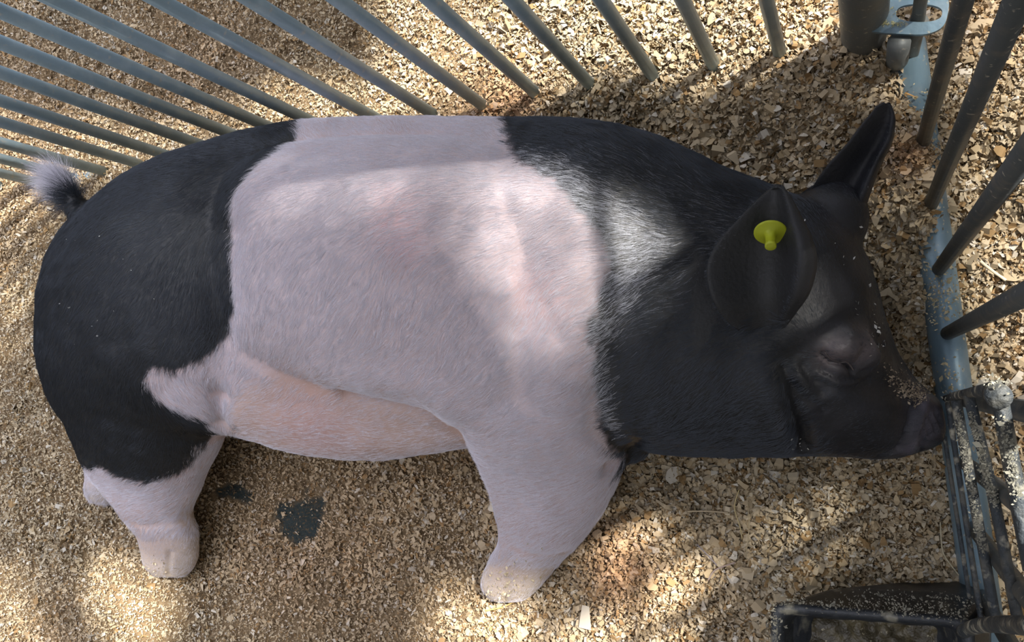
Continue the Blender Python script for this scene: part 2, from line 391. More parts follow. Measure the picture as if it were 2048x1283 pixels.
tmp = mesh_obj('tmp', V_, F_, None)
md = tmp.modifiers.new('r', 'REMESH'); md.mode = 'VOXEL'; md.voxel_size = .004
ms = tmp.modifiers.new('s', 'SMOOTH'); ms.factor = .6; ms.iterations = 20
dg = bpy.context.evaluated_depsgraph_get(); dg.update()
me = bpy.data.meshes.new_from_object(tmp.evaluated_get(dg)); bpy.data.objects.remove(tmp)

def co_of(me):
    a = np.empty(len(me.vertices) * 3, np.float32); me.vertices.foreach_get('co', a); return a.reshape(-1, 3).astype(float)
def no_of(me):
    a = np.empty(len(me.vertices) * 3, np.float32); me.vertex_normals.foreach_get('vector', a); return a.reshape(-1, 3).astype(float)
BV = BVHTree.FromPolygons([tuple(v) for v in co_of(me)], [tuple(p.vertices) for p in me.polygons])
CAMP = Vector((0, 0, CAMH))
def hit(px, py, zmiss=.17):       # the point of the pig's surface seen at a photo pixel
    r = Vector(cam2world([px - W / 2, py - HH / 2, F])).normalized()
    h = BV.ray_cast(CAMP, r)
    return np.array(h[0]) if h[0] is not None else P(px, py, zmiss)
def seg_dist(p, pts):
    d = np.full(len(p), 1e9)
    for a, b_ in zip(pts[:-1], pts[1:]):
        ab = b_ - a; t = np.clip(((p - a) @ ab) / (ab @ ab + 1e-12), 0, 1); d = np.minimum(d, np.linalg.norm(p - a - t[:, None] * ab, axis=1))
    return d
def feat(co, pix, w, a):
    pts = [hit(*q) for q in pix]
    if len(pts) == 1: pts = pts * 2
    return a * np.exp(-(seg_dist(co, pts) / w) ** 2)
me.polygons.foreach_set('use_smooth', [True] * len(me.polygons))
bmx = bmesh.new(); bmx.from_mesh(me)
# finer mesh on the face and the legs
co = co_of(me)
bmx.free()
for rnd in range(1):
    co = co_of(me); no = no_of(me)
    up = sstep(-.2, .3, no[:, 2])
    d = np.zeros(len(co))
    # body forms
    d += feat(co, [(610, 300), (760, 322), (950, 330), (1090, 345)], .030, -.007)          # groove along the back
    d += feat(co, [(640, 275), (800, 262), (1000, 275)], .022, .004)
    d += feat(co, [(560, 370), (760, 380), (1000, 395), (1180, 400)], .05, .006)
    d += feat(co, [(690, 785), (780, 805), (870, 830), (925, 872)], .011, -.010)          # ribs over belly
    d += feat(co, [(640, 745), (760, 765), (870, 785), (940, 835)], .028, .006)
    d += feat(co, [(455, 470), (450, 600), (440, 700), (430, 790)], .030, -.012)           # flank in front of the thigh
    d += feat(co, [(432, 800), (438, 850)], .018, -.012)
    d += feat(co, [(930, 430), (1000, 470), (1060, 560), (1060, 640)], .035, -.006)        # behind the shoulder blade
    d += feat(co, [(820, 420), (900, 490), (960, 600)], .03, -.004)
    d += feat(co, [(720, 430), (800, 520)], .03, .004)
    d += feat(co, [(1120, 560), (1150, 660), (1140, 740)], .045, .008)
    d += feat(co, [(1240, 620), (1230, 740), (1250, 860)], .035, -.008)                    # neck in front of the shoulder
    d += feat(co, [(1350, 600), (1340, 700), (1370, 820)], .03, -.004)
    d += feat(co, [(1480, 690), (1450, 790), (1470, 870)], .03, -.004)
    d += feat(co, [(1225, 930), (1262, 905), (1280, 890)], .016, -.010)
    d += feat(co, [(960, 1090), (1050, 1106), (1140, 1100)], .012, -.004)                   # pastern
    d += feat(co, [(275, 1050), (330, 1046), (380, 1040)], .012, -.004)
    d += feat(co, [(340, 1105), (338, 1150)], .006, -.004)
    d += feat(co, [(1020, 1160), (1010, 1200)], .006, -.004)
    # face
    d += feat(co, [(1570, 740), (1590, 800), (1612, 870), (1608, 900)], .010, -.014)       # jowl fold
    d += feat(co, [(1555, 760), (1570, 840)], .018, .010)
    d += feat(co, [(1610, 735), (1625, 760), (1650, 785)], .006, -.004)                    # under the eye
    d += feat(co, [(1600, 755), (1620, 780), (1650, 800)], .006, .002)
    d += feat(co, [(1640, 735), (1600, 715)], .02, -.010)                                   # hollow behind the eye
    d += feat(co, [(1690, 670), (1722, 685), (1738, 712)], .015, .016)                     # brow
    d += feat(co, [(1666, 700), (1690, 704)], .012, .013)                                   # closed lid
    d += feat(co, [(1650, 706), (1668, 722), (1688, 724), (1702, 732), (1708, 742)], .0042, -.012)
    d += feat(co, [(1712, 690), (1714, 715), (1708, 735)], .003, -.003)
    d += feat(co, [(1722, 688), (1726, 712), (1716, 738)], .003, -.002)
    d += feat(co, [(1655, 685), (1680, 676), (1704, 684)], .003, -.003)
    d += feat(co, [(1652, 742), (1680, 757), (1712, 752), (1735, 738)], .0036, -.004)
    d += feat(co, [(1640, 762), (1675, 778), (1715, 772), (1745, 758)], .0036, -.0035)
    d += feat(co, [(1645, 752), (1680, 767), (1715, 762)], .0045, .004)
    d += feat(co, [(1735, 668), (1752, 700), (1748, 735)], .0036, -.003)
    d += feat(co, [(1590, 770), (1615, 800), (1650, 822)], .005, -.004)
    d += feat(co, [(1690, 800), (1740, 815), (1790, 800)], .02, .006)
    d += feat(co, [(1640, 800), (1690, 860), (1700, 895)], .018, -.005)
    d += feat(co, [(1740, 770), (1800, 790)], .022, -.006)                                  # side of the muzzle
    d += feat(co, [(1720, 830), (1780, 850)], .025, .006)
    d += feat(co, [(1838, 792), (1826, 820), (1812, 860), (1798, 900)], .0045, -.009)      # behind the snout disc
    d += feat(co, [(1850, 800), (1842, 830), (1830, 870), (1820, 900)], .007, .005)
    for a, b_ in (((1850, 840), (1862, 870)), ((1860, 830), (1874, 860)), ((1842, 860), (1850, 886)), ((1872, 825), (1884, 850)), ((1838, 880), (1845, 900))):
        d += feat(co, [a, b_], .003, -.005)
    d += feat(co, [(1760, 912), (1790, 896), (1806, 880)], .005, -.004)                    # mouth line
    d *= up
    d += (vnoise(co, 30) - .5) * .0025 + (vnoise(co, 90) - .5) * .0008
    co = co + no * d[:, None]
    lowz = co[:, 2]; co[:, 2] = np.where(lowz < .012, .012 + (lowz - .012) * .25, lowz)
    me.vertices.foreach_set('co', co.astype(np.float32).ravel()); me.update()

# ears: curved shells with a rolled rim
def ear(rows, nt=26, thick=.0045):
    A = catmull([np.concatenate([P(*l, zl), P(*r, zr_), [dp]]) for l, zl, r, zr_, dp in rows], 6)
    top = []
    for a in A:
        L_, R_, dp = a[:3], a[3:6], a[6]; row = []
        for k in range(nt):
            t = k / (nt - 1); p = L_ * (1 - t) + R_ * t
            tt = t / .86
            if tt <= 1: p = p - np.array([0, 0, dp]) * math.sin(PI * min(tt, 1) ** 1.5) ** .8
            else: p = p - np.array([0, 0, .55 * dp]) * ((tt - 1) / .163) ** 1.3
            row.append(p)
        top.append(row)
    T = np.array(top); ns, nt_ = T.shape[:2]
    du = np.gradient(T, axis=0); dv = np.gradient(T, axis=1); N = np.cross(du, dv); N /= np.linalg.norm(N, axis=2)[..., None] + 1e-9
    if N[ns // 2, nt_ // 2, 2] < 0: N = -N
    edge = np.minimum(np.arange(nt_), np.arange(nt_)[::-1])[None, :, None]
    th = thick * np.clip(.45 + edge / 4, 0, 1)
    Bt = T - N * th; T = T + N * th * .3
    V = np.concatenate([T.reshape(-1, 3), Bt.reshape(-1, 3)]); k = ns * nt_; Fc = []
    g = lambda i, j, o: o * k + i * nt_ + j
    for i in range(ns - 1):
        for j in range(nt_ - 1):
            Fc.append((g(i, j, 0), g(i, j + 1, 0), g(i + 1, j + 1, 0), g(i + 1, j, 0))); Fc.append((g(i, j, 1), g(i + 1, j, 1), g(i + 1, j + 1, 1), g(i, j + 1, 1)))
        for j in (0, nt_ - 1): Fc.append((g(i, j, 0), g(i + 1, j, 0), g(i + 1, j, 1), g(i, j, 1)))
    for i in (0, ns - 1):
        for j in range(nt_ - 1): Fc.append((g(i, j, 0), g(i, j + 1, 0), g(i, j + 1, 1), g(i, j, 1)))
    return V, Fc
near_ear = ear([((1505, 672), .300, (1570, 655), .300, .0), ((1462, 650), .325, (1592, 622), .330, .018), ((1428, 605), .345, (1618, 580), .362, .034), ((1413, 540), .348, (1632, 520), .380, .040),
                ((1432, 490), .348, (1622, 470), .378, .032), ((1470, 445), .348, (1602, 430), .376, .022), ((1505, 408), .350, (1584, 396), .368, .012), ((1535, 382), .346, (1570, 378), .360, .004), ((1548, 374), .352, (1558, 373), .355, .0)])
far_ear = ear([((1600, 420), .15, (1722, 480), .16, .0), ((1625, 375), .185, (1728, 425), .18, .02), ((1655, 332), .20, (1742, 378), .19, .028), ((1695, 288), .21, (1762, 325), .195, .026),
               ((1722, 252), .215, (1784, 282), .20, .018), ((1742, 228), .218, (1790, 250), .205, .010), ((1752, 215), .217, (1790, 232), .207, .006), ((1763, 208), .216, (1784, 216), .209, .003), ((1770, 206), .214, (1777, 208), .211, .001)])
bm = bmesh.new(); bm.from_mesh(me)
nbody = len(bm.verts)
for V_, F_ in (near_ear, far_ear):
    vs_ = [bm.verts.new(tuple(v)) for v in V_]
    for f in F_:
        try: bm.faces.new([vs_[i] for i in f])
        except ValueError: pass
new_f = [f for f in bm.faces if any(v.index >= nbody or v.index < 0 for v in f.verts)]
bmesh.ops.recalc_face_normals(bm, faces=new_f)
bm.to_mesh(me); bm.free(); me.update()
me.polygons.foreach_set('use_smooth', [True] * len(me.polygons))
pig = bpy.data.objects.new('pig', me); C.objects.link(pig); me.materials.append(M_skin)
tag(pig, 'black pig with a white belt and legs asleep on its side in the bedding', 'pig')

# coat pattern and painted sheen in plan (x, y), outlines picked on the body's surface
def plan(pix): return np.array([hit(*q) for q in pix])
WHITE = plan([(592, 262), (560, 300), (500, 345), (468, 390), (455, 450), (455, 520), (458, 600), (448, 660), (425, 700), (400, 725), (350, 738), (302, 735), (288, 760), (312, 800), (355, 822), (405, 842)])
WHITE = np.concatenate([WHITE, [P(418, 850, .28), P(445, 856, .27), P(440, 900, .12), P(700, 1000, .1), P(960, 1300, .0), P(1300, 1200, .0), P(1262, 935, .1)]])
WHITE = np.concatenate([WHITE, plan([(1235, 905), (1205, 870), (1190, 820), (1186, 760), (1190, 700), (1182, 650), (1200, 590), (1222, 520), (1180, 440), (1110, 360), (1050, 325), (1030, 300), (1015, 262)]), [P(1000, 200, .15), P(600, 200, .15)]])
LEGW = np.array([*plan([(205, 935), (240, 955), (290, 963), (345, 952), (385, 930), (405, 890), (418, 850)]), P(446, 858, .26), P(490, 900, .12), P(490, 1250, 0), P(100, 1250, 0), P(100, 930, 0.05)])
GREY = plan([(1050, 300), (1130, 330), (1250, 400), (1350, 480), (1330, 530), (1260, 600), (1215, 680), (1225, 780), (1235, 860), (1180, 800), (1150, 500)])  # white hairs mixed into the black, brightened as painted sheen
LEGLOW = np.array([P(60, 960), P(480, 960), P(700, 1100), P(900, 1080), P(1300, 1080), P(1300, 1300), P(60, 1300)])
BELLY = np.array([*plan([(440, 840), (470, 780), (560, 740), (640, 752), (720, 785), (800, 803), (880, 825), (930, 872)]), P(930, 980, .1), P(440, 980, .1)])
SHEEN = plan([(1080, 300), (1250, 300), (1400, 370), (1520, 420), (1480, 520), (1420, 560), (1330, 640), (1240, 700), (1200, 500)])  # sheen on the black neck, painted as scattered paler hairs
STRIP = np.array([P(385, 835, .14), P(470, 835, .14), P(460, 960, .10), P(370, 960, .10)])
REAR = np.array([P(20, 560, .08), P(190, 560, .08), P(230, 960, .08), P(60, 960, .08)])
def masks(co):
    p2 = co[:, :2]; j = (vnoise(co, 60) - .5) * .010 + (vnoise(co, 180) - .5) * .006
    w = np.maximum(in_poly(p2, WHITE), in_poly(p2, LEGW)) + j
    tail = seg_dist(co, [P(134, 374, .257), P(60, 335, .245)]); w = np.maximum(w, .024 - tail)
    side = in_poly(p2, STRIP) + j; w = np.maximum(w, np.minimum(side, .165 - co[:, 2]))
    w = np.maximum(w, .028 - np.linalg.norm(co - hit(442, 852), axis=1))
    edge = in_poly(p2, REAR) + j; w = np.maximum(w, np.minimum(edge, .085 - co[:, 2]))
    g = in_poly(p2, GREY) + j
    return w, g
def skin_cols(co):
    w, g = masks(co); m = sstep(-.004, .006, w)[:, None]; gm = sstep(-.02, .02, g)[:, None]
    nz = vnoise(co, 7)[:, None]; nz2 = vnoise(co, 22)[:, None]
    pink = np.array([.58, .44, .44]) * (1 - nz) + np.array([.64, .54, .57]) * nz
    pink = pink * (1 - .10 * nz2)
    bel = sstep(-.16, -.26, co[:, 1])[:, None] * sstep(-.45, -.6, co[:, 0])[:, None]
    pink = pink * (1 - bel * .5) + np.array([.60, .40, .33]) * bel * .5
    bl = (sstep(-.022, .022, in_poly(co[:, :2], BELLY)))[:, None]
    pink = pink * (1 - bl) + np.array([.53, .38, .33]) * (.85 + .3 * nz2) * bl
    lg = (sstep(-.02, .02, in_poly(co[:, :2], LEGLOW)) * sstep(.14, .03, co[:, 2]))[:, None]
    pink = pink * (1 - lg) + np.array([.56, .47, .38]) * lg
    for c, r, a in (((770, 450), .010, .5), ((815, 500), .03, .3), ((1080, 600), .05, .25), ((790, 430), .05, .3), ((620, 850), .08, .25)):
        q = hit(*c); k = (a * np.exp(-(np.linalg.norm(co - q, axis=1) / r) ** 2))[:, None]; pink = pink * (1 - k) + np.array([.70, .30, .30]) * k
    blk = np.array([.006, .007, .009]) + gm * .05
    lid = np.exp(-(seg_dist(co, [hit(1668, 705), hit(1700, 700), hit(1725, 690)]) / .018) ** 2)[:, None]
    sn = np.exp(-(seg_dist(co, [hit(1850, 800), hit(1835, 890)]) / .022) ** 2)[:, None]
    er = sstep(.27, .30, co[:, 2])[:, None] * (np.abs(co[:, 0] - P(1525, 520, .3)[0]) < .2)[:, None]
    fc = sstep(P(1540, 700, .2)[0], P(1680, 700, .2)[0], co[:, 0])[:, None]
    blk = blk + fc * np.array([.018, .018, .022]) * (.4 + 1.2 * vnoise(co, 35)[:, None]) + er * .014  # face skin raised in colour to make up for weak light
    blk = blk + lid * np.array([.15, .12, .125]) + sn * np.array([.09, .08, .105]) * (.4 + vnoise(co, 120)[:, None])  # paler lid, brow and snout skin, raised further for weak face light
    return blk * (1 - m) + pink * m
_rim = None
set_col(me, 'skin_col', skin_cols(co_of(me)))

BV = BVHTree.FromPolygons([tuple(v) for v in co_of(me)], [tuple(p.vertices) for p in me.polygons])
M_lid = mat('eyelid_skin', (.12, .10, .10), .4, 0, spec=.5)
V_, F_ = tube(catmull([hit(*q) + np.array([0, 0, .0012]) for q in ((1650, 703), (1658, 714), (1670, 721), (1682, 724), (1692, 723), (1700, 730), (1707, 741))], 4), [.0006] + [.0011] * 23 + [.0006], 10)
el_ = mesh_obj('eyelid', V_, F_, M_lid, pig); el_['label'] = 'pinkish grey closed eyelid'
# ear tag
et = P(1541, 463, .352)
def lathe(prof, c, axis, seg=28):
    axis = np.asarray(axis, float); axis /= np.linalg.norm(axis); s = np.cross(axis, [0, 1, 0.3]); s /= np.linalg.norm(s); u = np.cross(axis, s)
    rings = [np.array([c + axis * h + r * (math.cos(2 * PI * k / seg) * s + math.sin(2 * PI * k / seg) * u) for k in range(seg)]) for r, h in prof]
    return loft(rings)
axd = P(1539, 487, .375) - P(1542, 466, .352)
V_, F_ = lathe([(.0005, .0), (.0175, .0), (.019, .0008), (.019, .002), (.0175, .003), (.008, .0035), (.0062, .007), (.0056, .020), (.0066, .021), (.0066, .0245), (.0055, .0255), (.0005, .0255)], et, (.05, -.80, .60))
tg = mesh_obj('ear_tag', V_, F_, M_tag, pig); tg['label'] = 'lime green plastic button ear tag'


# ------------------------------------------------------------------ coat hair
FLOW = [((620, 268), (-.6, -.8)), ((800, 258), (-.6, -.8)), ((1000, 262), (-.6, -.7)), ((700, 310), (-1, -.2)), ((950, 330), (-1, 0)), ((560, 350), (-1, .1)), ((480, 450), (-.6, .8)), ((470, 600), (-.15, 1)),
        ((600, 560), (-.5, .85)), ((750, 600), (-.5, .85)), ((900, 640), (-.5, .8)), ((700, 420), (-.85, .5)), ((950, 420), (-.95, .25)), ((1100, 500), (-.9, .35)), ((1060, 640), (-.6, .75)),
        ((600, 760), (-.7, .7)), ((760, 760), (-.85, .5)), ((560, 860), (-1, -.2)), ((720, 880), (-1, -.15)), ((880, 860), (-1, .1)), ((1000, 800), (-.8, .5)), ((1150, 850), (-1, .15)), ((1080, 950), (-1, .1)),
        ((1150, 1020), (-1, .25)), ((1060, 1080), (-.8, .6)), ((1030, 1160), (-.5, .8)), ((1180, 280), (-.85, -.5)), ((1350, 330), (-.85, -.45)), ((1300, 400), (-1, -.15)), ((1450, 420), (-1, -.05)), ((1330, 500), (-1, .25)),
        ((1380, 600), (-.9, .45)), ((1250, 660), (-.9, .4)), ((1300, 760), (-.8, .6)), ((1250, 860), (-.9, .35)), ((1450, 780), (-.8, .6)), ((1500, 880), (-.9, .3)), ((1600, 850), (-.5, .9)), ((1650, 560), (-.2, -1)),
        ((1690, 470), (-.4, -.9)), ((1700, 620), (-.3, -.9)), ((1640, 820), (-1, .3)), ((1740, 780), (-1, .3)), ((300, 400), (-.9, .3)), ((200, 480), (-.7, .6)), ((350, 550), (-.6, .8)), ((410, 560), (-.15, 1)), ((200, 650), (-.75, .6)),
        ((300, 700), (-.75, .6)), ((150, 750), (-.6, .8)), ((250, 860), (-.7, .7)), ((350, 790), (.6, .8)), ((380, 900), (.2, 1)), ((300, 1000), (-1, .1)), ((330, 1090), (-.6, .8))]
def build_hair(name, n, length, rad, seed, sel=None, lift=.16):
    r = np.random.default_rng(seed)
    me = pig.data; me.calc_loop_triangles(); nt_ = len(me.loop_triangles)
    tri = np.empty(nt_ * 3, np.int32); me.loop_triangles.foreach_get('vertices', tri); tri = tri.reshape(-1, 3)
    co = co_of(me); no = no_of(me)
    A = co[tri]; ar = np.linalg.norm(np.cross(A[:, 1] - A[:, 0], A[:, 2] - A[:, 0]), axis=1)
    ar = ar * (no[tri].mean(1)[:, 2] > -.45) * (A.mean(1)[:, 2] > .012)
    cen = A.mean(1); ar = ar * (1 - .55 * sstep(P(1540, 700, .2)[0], P(1700, 700, .2)[0], cen[:, 0])); ar = ar * (1 - .60 * sstep(-.015, .03, in_poly(cen[:, :2], BELLY)))
    if sel is not None: ar = ar * sel(cen)
    k = r.choice(nt_, n, p=ar / ar.sum()); u = r.random((n, 2)); fl_ = u.sum(1) > 1; u[fl_] = 1 - u[fl_]
    B = np.stack([1 - u.sum(1), u[:, 0], u[:, 1]], 1)[:, :, None]
    p = (A[k] * B).sum(1); nn = (no[tri][k] * B).sum(1); nn /= np.linalg.norm(nn, axis=1)[:, None] + 1e-9
    src = np.array([hit(*q) for q, _ in FLOW]); dv = np.array([[d[0], -d[1], 0] for _, d in FLOW]); dv /= np.linalg.norm(dv, axis=1)[:, None]
    D = np.zeros_like(p)
    for s0 in range(0, n, 50000):
        q = p[s0:s0 + 50000]; w = 1 / (((q[:, None] - src[None]) ** 2).sum(2) + .0006) ** 1.6; D[s0:s0 + 50000] = w @ dv
    D -= nn * (D * nn).sum(1)[:, None]; D /= np.linalg.norm(D, axis=1)[:, None] + 1e-9
    S = np.cross(nn, D)
    clump = (vnoise(p, 150) - .5)[:, None] * .5 + (vnoise(p, 45) - .5)[:, None] * .6
    D = D + S * (r.normal(0, .13, (n, 1)) + clump); D /= np.linalg.norm(D, axis=1)[:, None]
    w, g = masks(p)
    tl = seg_dist(p, [P(146, 398, .26), P(124, 364, .255), P(104, 350, .245)])
    istail = tl < .022
    white = w + r.normal(0, .0035, n) > 0
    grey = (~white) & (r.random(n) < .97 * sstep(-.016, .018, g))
    g2 = sstep(-.02, .03, in_poly(p[:, :2], SHEEN)); sheen_hair = (~white) & (~grey) & (r.random(n) < .20 * g2)
    ears_ = p[:, 2] > .318
    face = sstep(P(1560, 700, .2)[0], P(1700, 700, .2)[0], p[:, 0])
    L = length * r.uniform(.6, 1.25, n) * (1 - .62 * face); L = np.where(ears_ & (p[:, 0] > P(1400, 500, .3)[0]), L * .35, L)
    snout = seg_dist(p, [P(1870, 800, .08), P(1850, 890, .06)]) < .04
    L = np.where(snout, L * .3, L); L = np.where(istail, r.uniform(.015, .042, n), L)
    toe = (p[:, 1] < P(1000, 1110, .04)[1]) & (p[:, 2] < .10); L = np.where(toe, L * .5, L)
    lf = (lift * r.uniform(.5, 1.6, n))[:, None]; lf = np.where(istail[:, None], .9, lf)
    D = np.where(istail[:, None], D * .3 + r.normal(0, .35, (n, 3)) + np.array([-.5, .25, .1]), D)
    pts = np.empty((n, 4, 3))
    for i, t in enumerate((0, .33, .66, 1.0)):
        pts[:, i] = p - nn * .0006 + D * (L * t)[:, None] + nn * (L * t)[:, None] * lf * (1.25 - .55 * t) * .9
    pts[:, :, 2] = np.maximum(pts[:, :, 2], .008)
    col = np.where(white[:, None], np.array([.71, .68, .74]) * r.uniform(.82, 1.12, (n, 1)), np.array([.007, .009, .013]) * r.uniform(.4, 2.4, (n, 1)))
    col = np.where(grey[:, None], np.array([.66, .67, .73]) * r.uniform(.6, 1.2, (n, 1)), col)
    col = np.where(sheen_hair[:, None], np.array([.24, .25, .29]) * r.uniform(.3, 1.3, (n, 1)), col)
    cv = bpy.data.hair_curves.new(name); cv.add_curves([4] * n)
    cv.points.foreach_set('position', pts.astype(np.float32).ravel())
    ra = np.repeat((rad * r.uniform(.7, 1.3, n))[:, None], 4, 1) * np.array([1, .95, .75, .25])
    cv.points.foreach_set('radius', ra.astype(np.float32).ravel())
    at = cv.attributes.new('hair_col', 'FLOAT_COLOR', 'CURVE'); c4 = np.ones((n, 4), np.float32); c4[:, :3] = np.clip(col, 0, 1); at.data.foreach_set('color', c4.ravel())
    cv.materials.append(M_hair); o = bpy.data.objects.new(name, cv); C.objects.link(o); o.parent = pig; return o
M_hair = mat('hair', (.5, .5, .5), .42, 0, attr='hair_col', spec=.6)
_t = M_hair.node_tree; _b = _t.nodes['Principled BSDF']; _b.inputs['Specular IOR Level'].default_value = 0
_h = _t.nodes.new('ShaderNodeBsdfHair'); _h.component = 'Reflection'; _h.inputs['Color'].default_value = (.075, .082, .095, 1)
_h.inputs['RoughnessU'].default_value = .17; _h.inputs['RoughnessV'].default_value = .6
_a = _t.nodes.new('ShaderNodeAddShader'); _t.links.new(_b.outputs[0], _a.inputs[0]); _t.links.new(_h.outputs[0], _a.inputs[1])
_t.links.new(_a.outputs[0], _t.nodes['Material Output'].inputs[0])
hr = build_hair('hair_coat', 460000, .015, .00012, 5); hr['label'] = 'short black and white bristly coat'
TC = [P(136, 378, .26), P(124, 364, .255), P(104, 350, .245)]
ht = build_hair('tail_hair', 2400, .05, .00013, 9, sel=lambda c: (seg_dist(c, TC) < .03).astype(float)); ht['label'] = 'wispy white tuft of hair on the tail'
# ------------------------------------------------------------------ wood shavings
def flakes(name, n, box, size, layers, seed, dens=None, curl=True, label=None):
    r = np.random.default_rng(seed)
    x = r.uniform(box[0], box[1], n); y = r.uniform(box[2], box[3], n)
    keep = r.random(n) > bare(x, y) * .93
    if dens is not None: keep &= r.random(n) < dens(x, y)
    x, y = x[keep], y[keep]; n = len(x)
    q = np.stack([x, y, 0 * x], 1)
    s = size * np.exp(r.normal(0, .45, n)) * (.8 + .5 * vnoise(q, 9)); asp = r.uniform(.22, .75, n)
    lum = vnoise(q, 25)
    z = ground_h(x, y) + r.random(n) ** 1.5 * layers
    a = r.uniform(0, 2 * PI, n); tl = r.normal(0, .55, n); tr_ = r.normal(0, .55, n)
    u = np.stack([np.cos(a) * np.cos(tl), np.sin(a) * np.cos(tl), np.sin(tl)], 1)
    v = np.stack([-np.sin(a), np.cos(a), np.tan(np.clip(tr_, -1.1, 1.1))], 1); v -= u * (v * u).sum(1)[:, None]; v /= np.linalg.norm(v, axis=1)[:, None]
    w = np.cross(u, v); c = np.stack([x, y, z], 1)
    if curl:
        cu = r.normal(0, .6, n); V = []
        for i, t in enumerate((-.5, -.17, .17, .5)):
            for j in (-.5, .5):
                wob = r.uniform(.0, .95, n) if i in (0, 3) else r.uniform(.7, 1.25, n)
                V.append(c + u * (s * t)[:, None] + v * (s * asp * j * wob)[:, None] + w * (s * cu * (t * t * 4 - .5))[:, None] * .8)
        V = np.stack(V, 1).reshape(-1, 3); k = 8
        b0 = np.arange(n)[:, None] * 8; Fq = np.concatenate([b0 + [0, 1, 3, 2], b0 + [2, 3, 5, 4], b0 + [4, 5, 7, 6]], 1).reshape(-1, 4)
    else:
        V = []
        for t, j in ((-.5, -.5), (.5, -.5), (.5, .5), (-.5, .5)):
            V.append(c + u * (s * t * r.uniform(.6, 1.1, n))[:, None] + v * (s * asp * j * r.uniform(.5, 1.1, n))[:, None] + w * (s * r.normal(0, .12, n))[:, None])
        V = np.stack(V, 1).reshape(-1, 3); k = 4; Fq = np.arange(n * 4).reshape(-1, 4)
    o = fast_mesh(name, V, Fq, M_flake, False)
    tt = tint(x, y)[:, None]; rr = r.random((n, 1)); r2 = r.random((n, 1))
    col = np.array([.62, .48, .29]) * (1 - rr) + np.array([.74, .63, .45]) * rr
    col = np.where(r2 > .88, np.array([.84, .78, .66]), col); col = np.where(r2 < .14, np.array([.40, .26, .12]), col)
    col = col * (1 - tt * .75) + np.array([.66, .37, .19]) * tt * .75 * (.7 + .6 * rr)
    col = col * (.80 + .35 * lum[:, None]) * .72
    set_col(o.data, 'col', np.repeat(np.clip(col, 0, 1), k, 0))
    return o
xm = P(1100, 600)[0]
sh = flakes('coarse_shavings', 190000, (-.75, .62, -.66, .75), .0074, .011, 11, lambda x, y: sstep(-.75, -.05, x + .3 * (vnoise(np.stack([x, y, 0 * x], 1), 4) - .5)) * .9 + .02, True)
tag(sh, 'loose curled pale wood shavings strewn over the pen floor', 'wood shavings', kind='stuff')
sd2 = flakes('fine_sawdust', 420000, (-2.0, .6, -.70, 1.0), .0042, .006, 12, None, False)
tag(sd2, 'fine tan sawdust chips scattered between the shavings', 'sawdust', kind='stuff')

def straw(pix, rad, col, label, z=.016):
    pts = [P(*q) for q in pix]; pts = [p + np.array([0, 0, gz(p) + z]) for p in pts]
    V_, F_ = tube(catmull(pts, 5), rad, 7, sq=(1, .5))
    o = mesh_obj('straw', V_, F_, mat('straw', col, .7)); tag(o, label, 'straw', 'loose straws in the bedding')
straw([(1482, 975), (1473, 1010), (1484, 1048), (1488, 1072)], .0009, (.60, .48, .24), 'pale curved straw standing in bedding below the pig\'s jaw')
straw([(1400, 1082), (1420, 1104), (1438, 1124)], .0011, (.22, .19, .20), 'short dark grey stalk slanting in the bedding beside the bright mound')
straw([(1420, 1155), (1432, 1136), (1452, 1126), (1475, 1118)], .0013, (.30, .23, .20), 'bent brown twig curling below the dark grey stalk')
straw([(1500, 1000), (1502, 1050), (1496, 1105)], .0008, (.42, .34, .20), 'long thin upright straw between pig\'s jaw and black trough')
straw([(1879, 1040), (1884, 1098), (1900, 1125), (1918, 1148)], .0009, (.50, .44, .30), 'long bent pale straw beside the gate rail above the trough')
straw([(1960, 522), (1985, 541), (2012, 560)], .0021, (.78, .68, .48), 'straight cream wood splinter lying outside the gate')
straw([(1808, 203), (1838, 212)], .0009, (.70, .38, .12), 'short orange straw bridging onto the gate rail by the far ear')
straw([(985, 1212), (1015, 1207), (1042, 1194)], .0012, (.55, .38, .14), 'golden straw lying at the toe of the pig\'s front foot')
straw([(1380, 1018), (1425, 1018), (1462, 1022)], .0014, (.46, .37, .24), 'broad flat tan straw lying crosswise below the jaw')
def crumbs(name, spots, n, size, seed, col, label):
    r = np.random.default_rng(seed); V = []
    for (px, py, sp, m) in spots:
        for _ in range(m):
            q = hit(px + r.normal(0, sp), py + r.normal(0, sp)); s0 = size * math.exp(r.normal(0, .4)); a = r.normal(0, 1, 3); a /= np.linalg.norm(a); b_ = np.cross(a, r.normal(0, 1, 3)); b_ /= np.linalg.norm(b_)
            q = q + np.array([0, 0, .0015 + s0 * .3])
            V += [q - a * s0, q + b_ * s0 * .6, q + a * s0, q - b_ * s0 * .5]
    V = np.array(V); o = fast_mesh(name, V, np.arange(len(V)).reshape(-1, 4), M_flake, False)
    c = np.array(col) * r.uniform(.6, 1.15, (len(V) // 4, 1)); set_col(o.data, 'col', np.repeat(c, 4, 0)); tag(o, label, 'wood crumbs', kind='stuff')
crumbs('snout_crumbs', [(1815, 775, 12, 220), (1835, 790, 9, 160), (1790, 750, 14, 60), (1850, 765, 8, 40)], 0, .0016, 3, (.48, .40, .30), 'sawdust crumbs caked on top of the pig\'s snout')
crumbs('forehead_crumbs', [(1757, 655, 9, 16), (1755, 690, 16, 12), (1735, 620, 22, 10), (1700, 500, 40, 8), (1600, 890, 14, 14)], 0, .0019, 4, (.85, .85, .82), 'white wood flecks scattered over the pig\'s forehead')
crumbs('rump_crumbs', [(200, 560, 60, 26), (150, 660, 40, 10)], 0, .0011, 5, (.65, .65, .62), 'tiny pale specks of dust on the black rump')
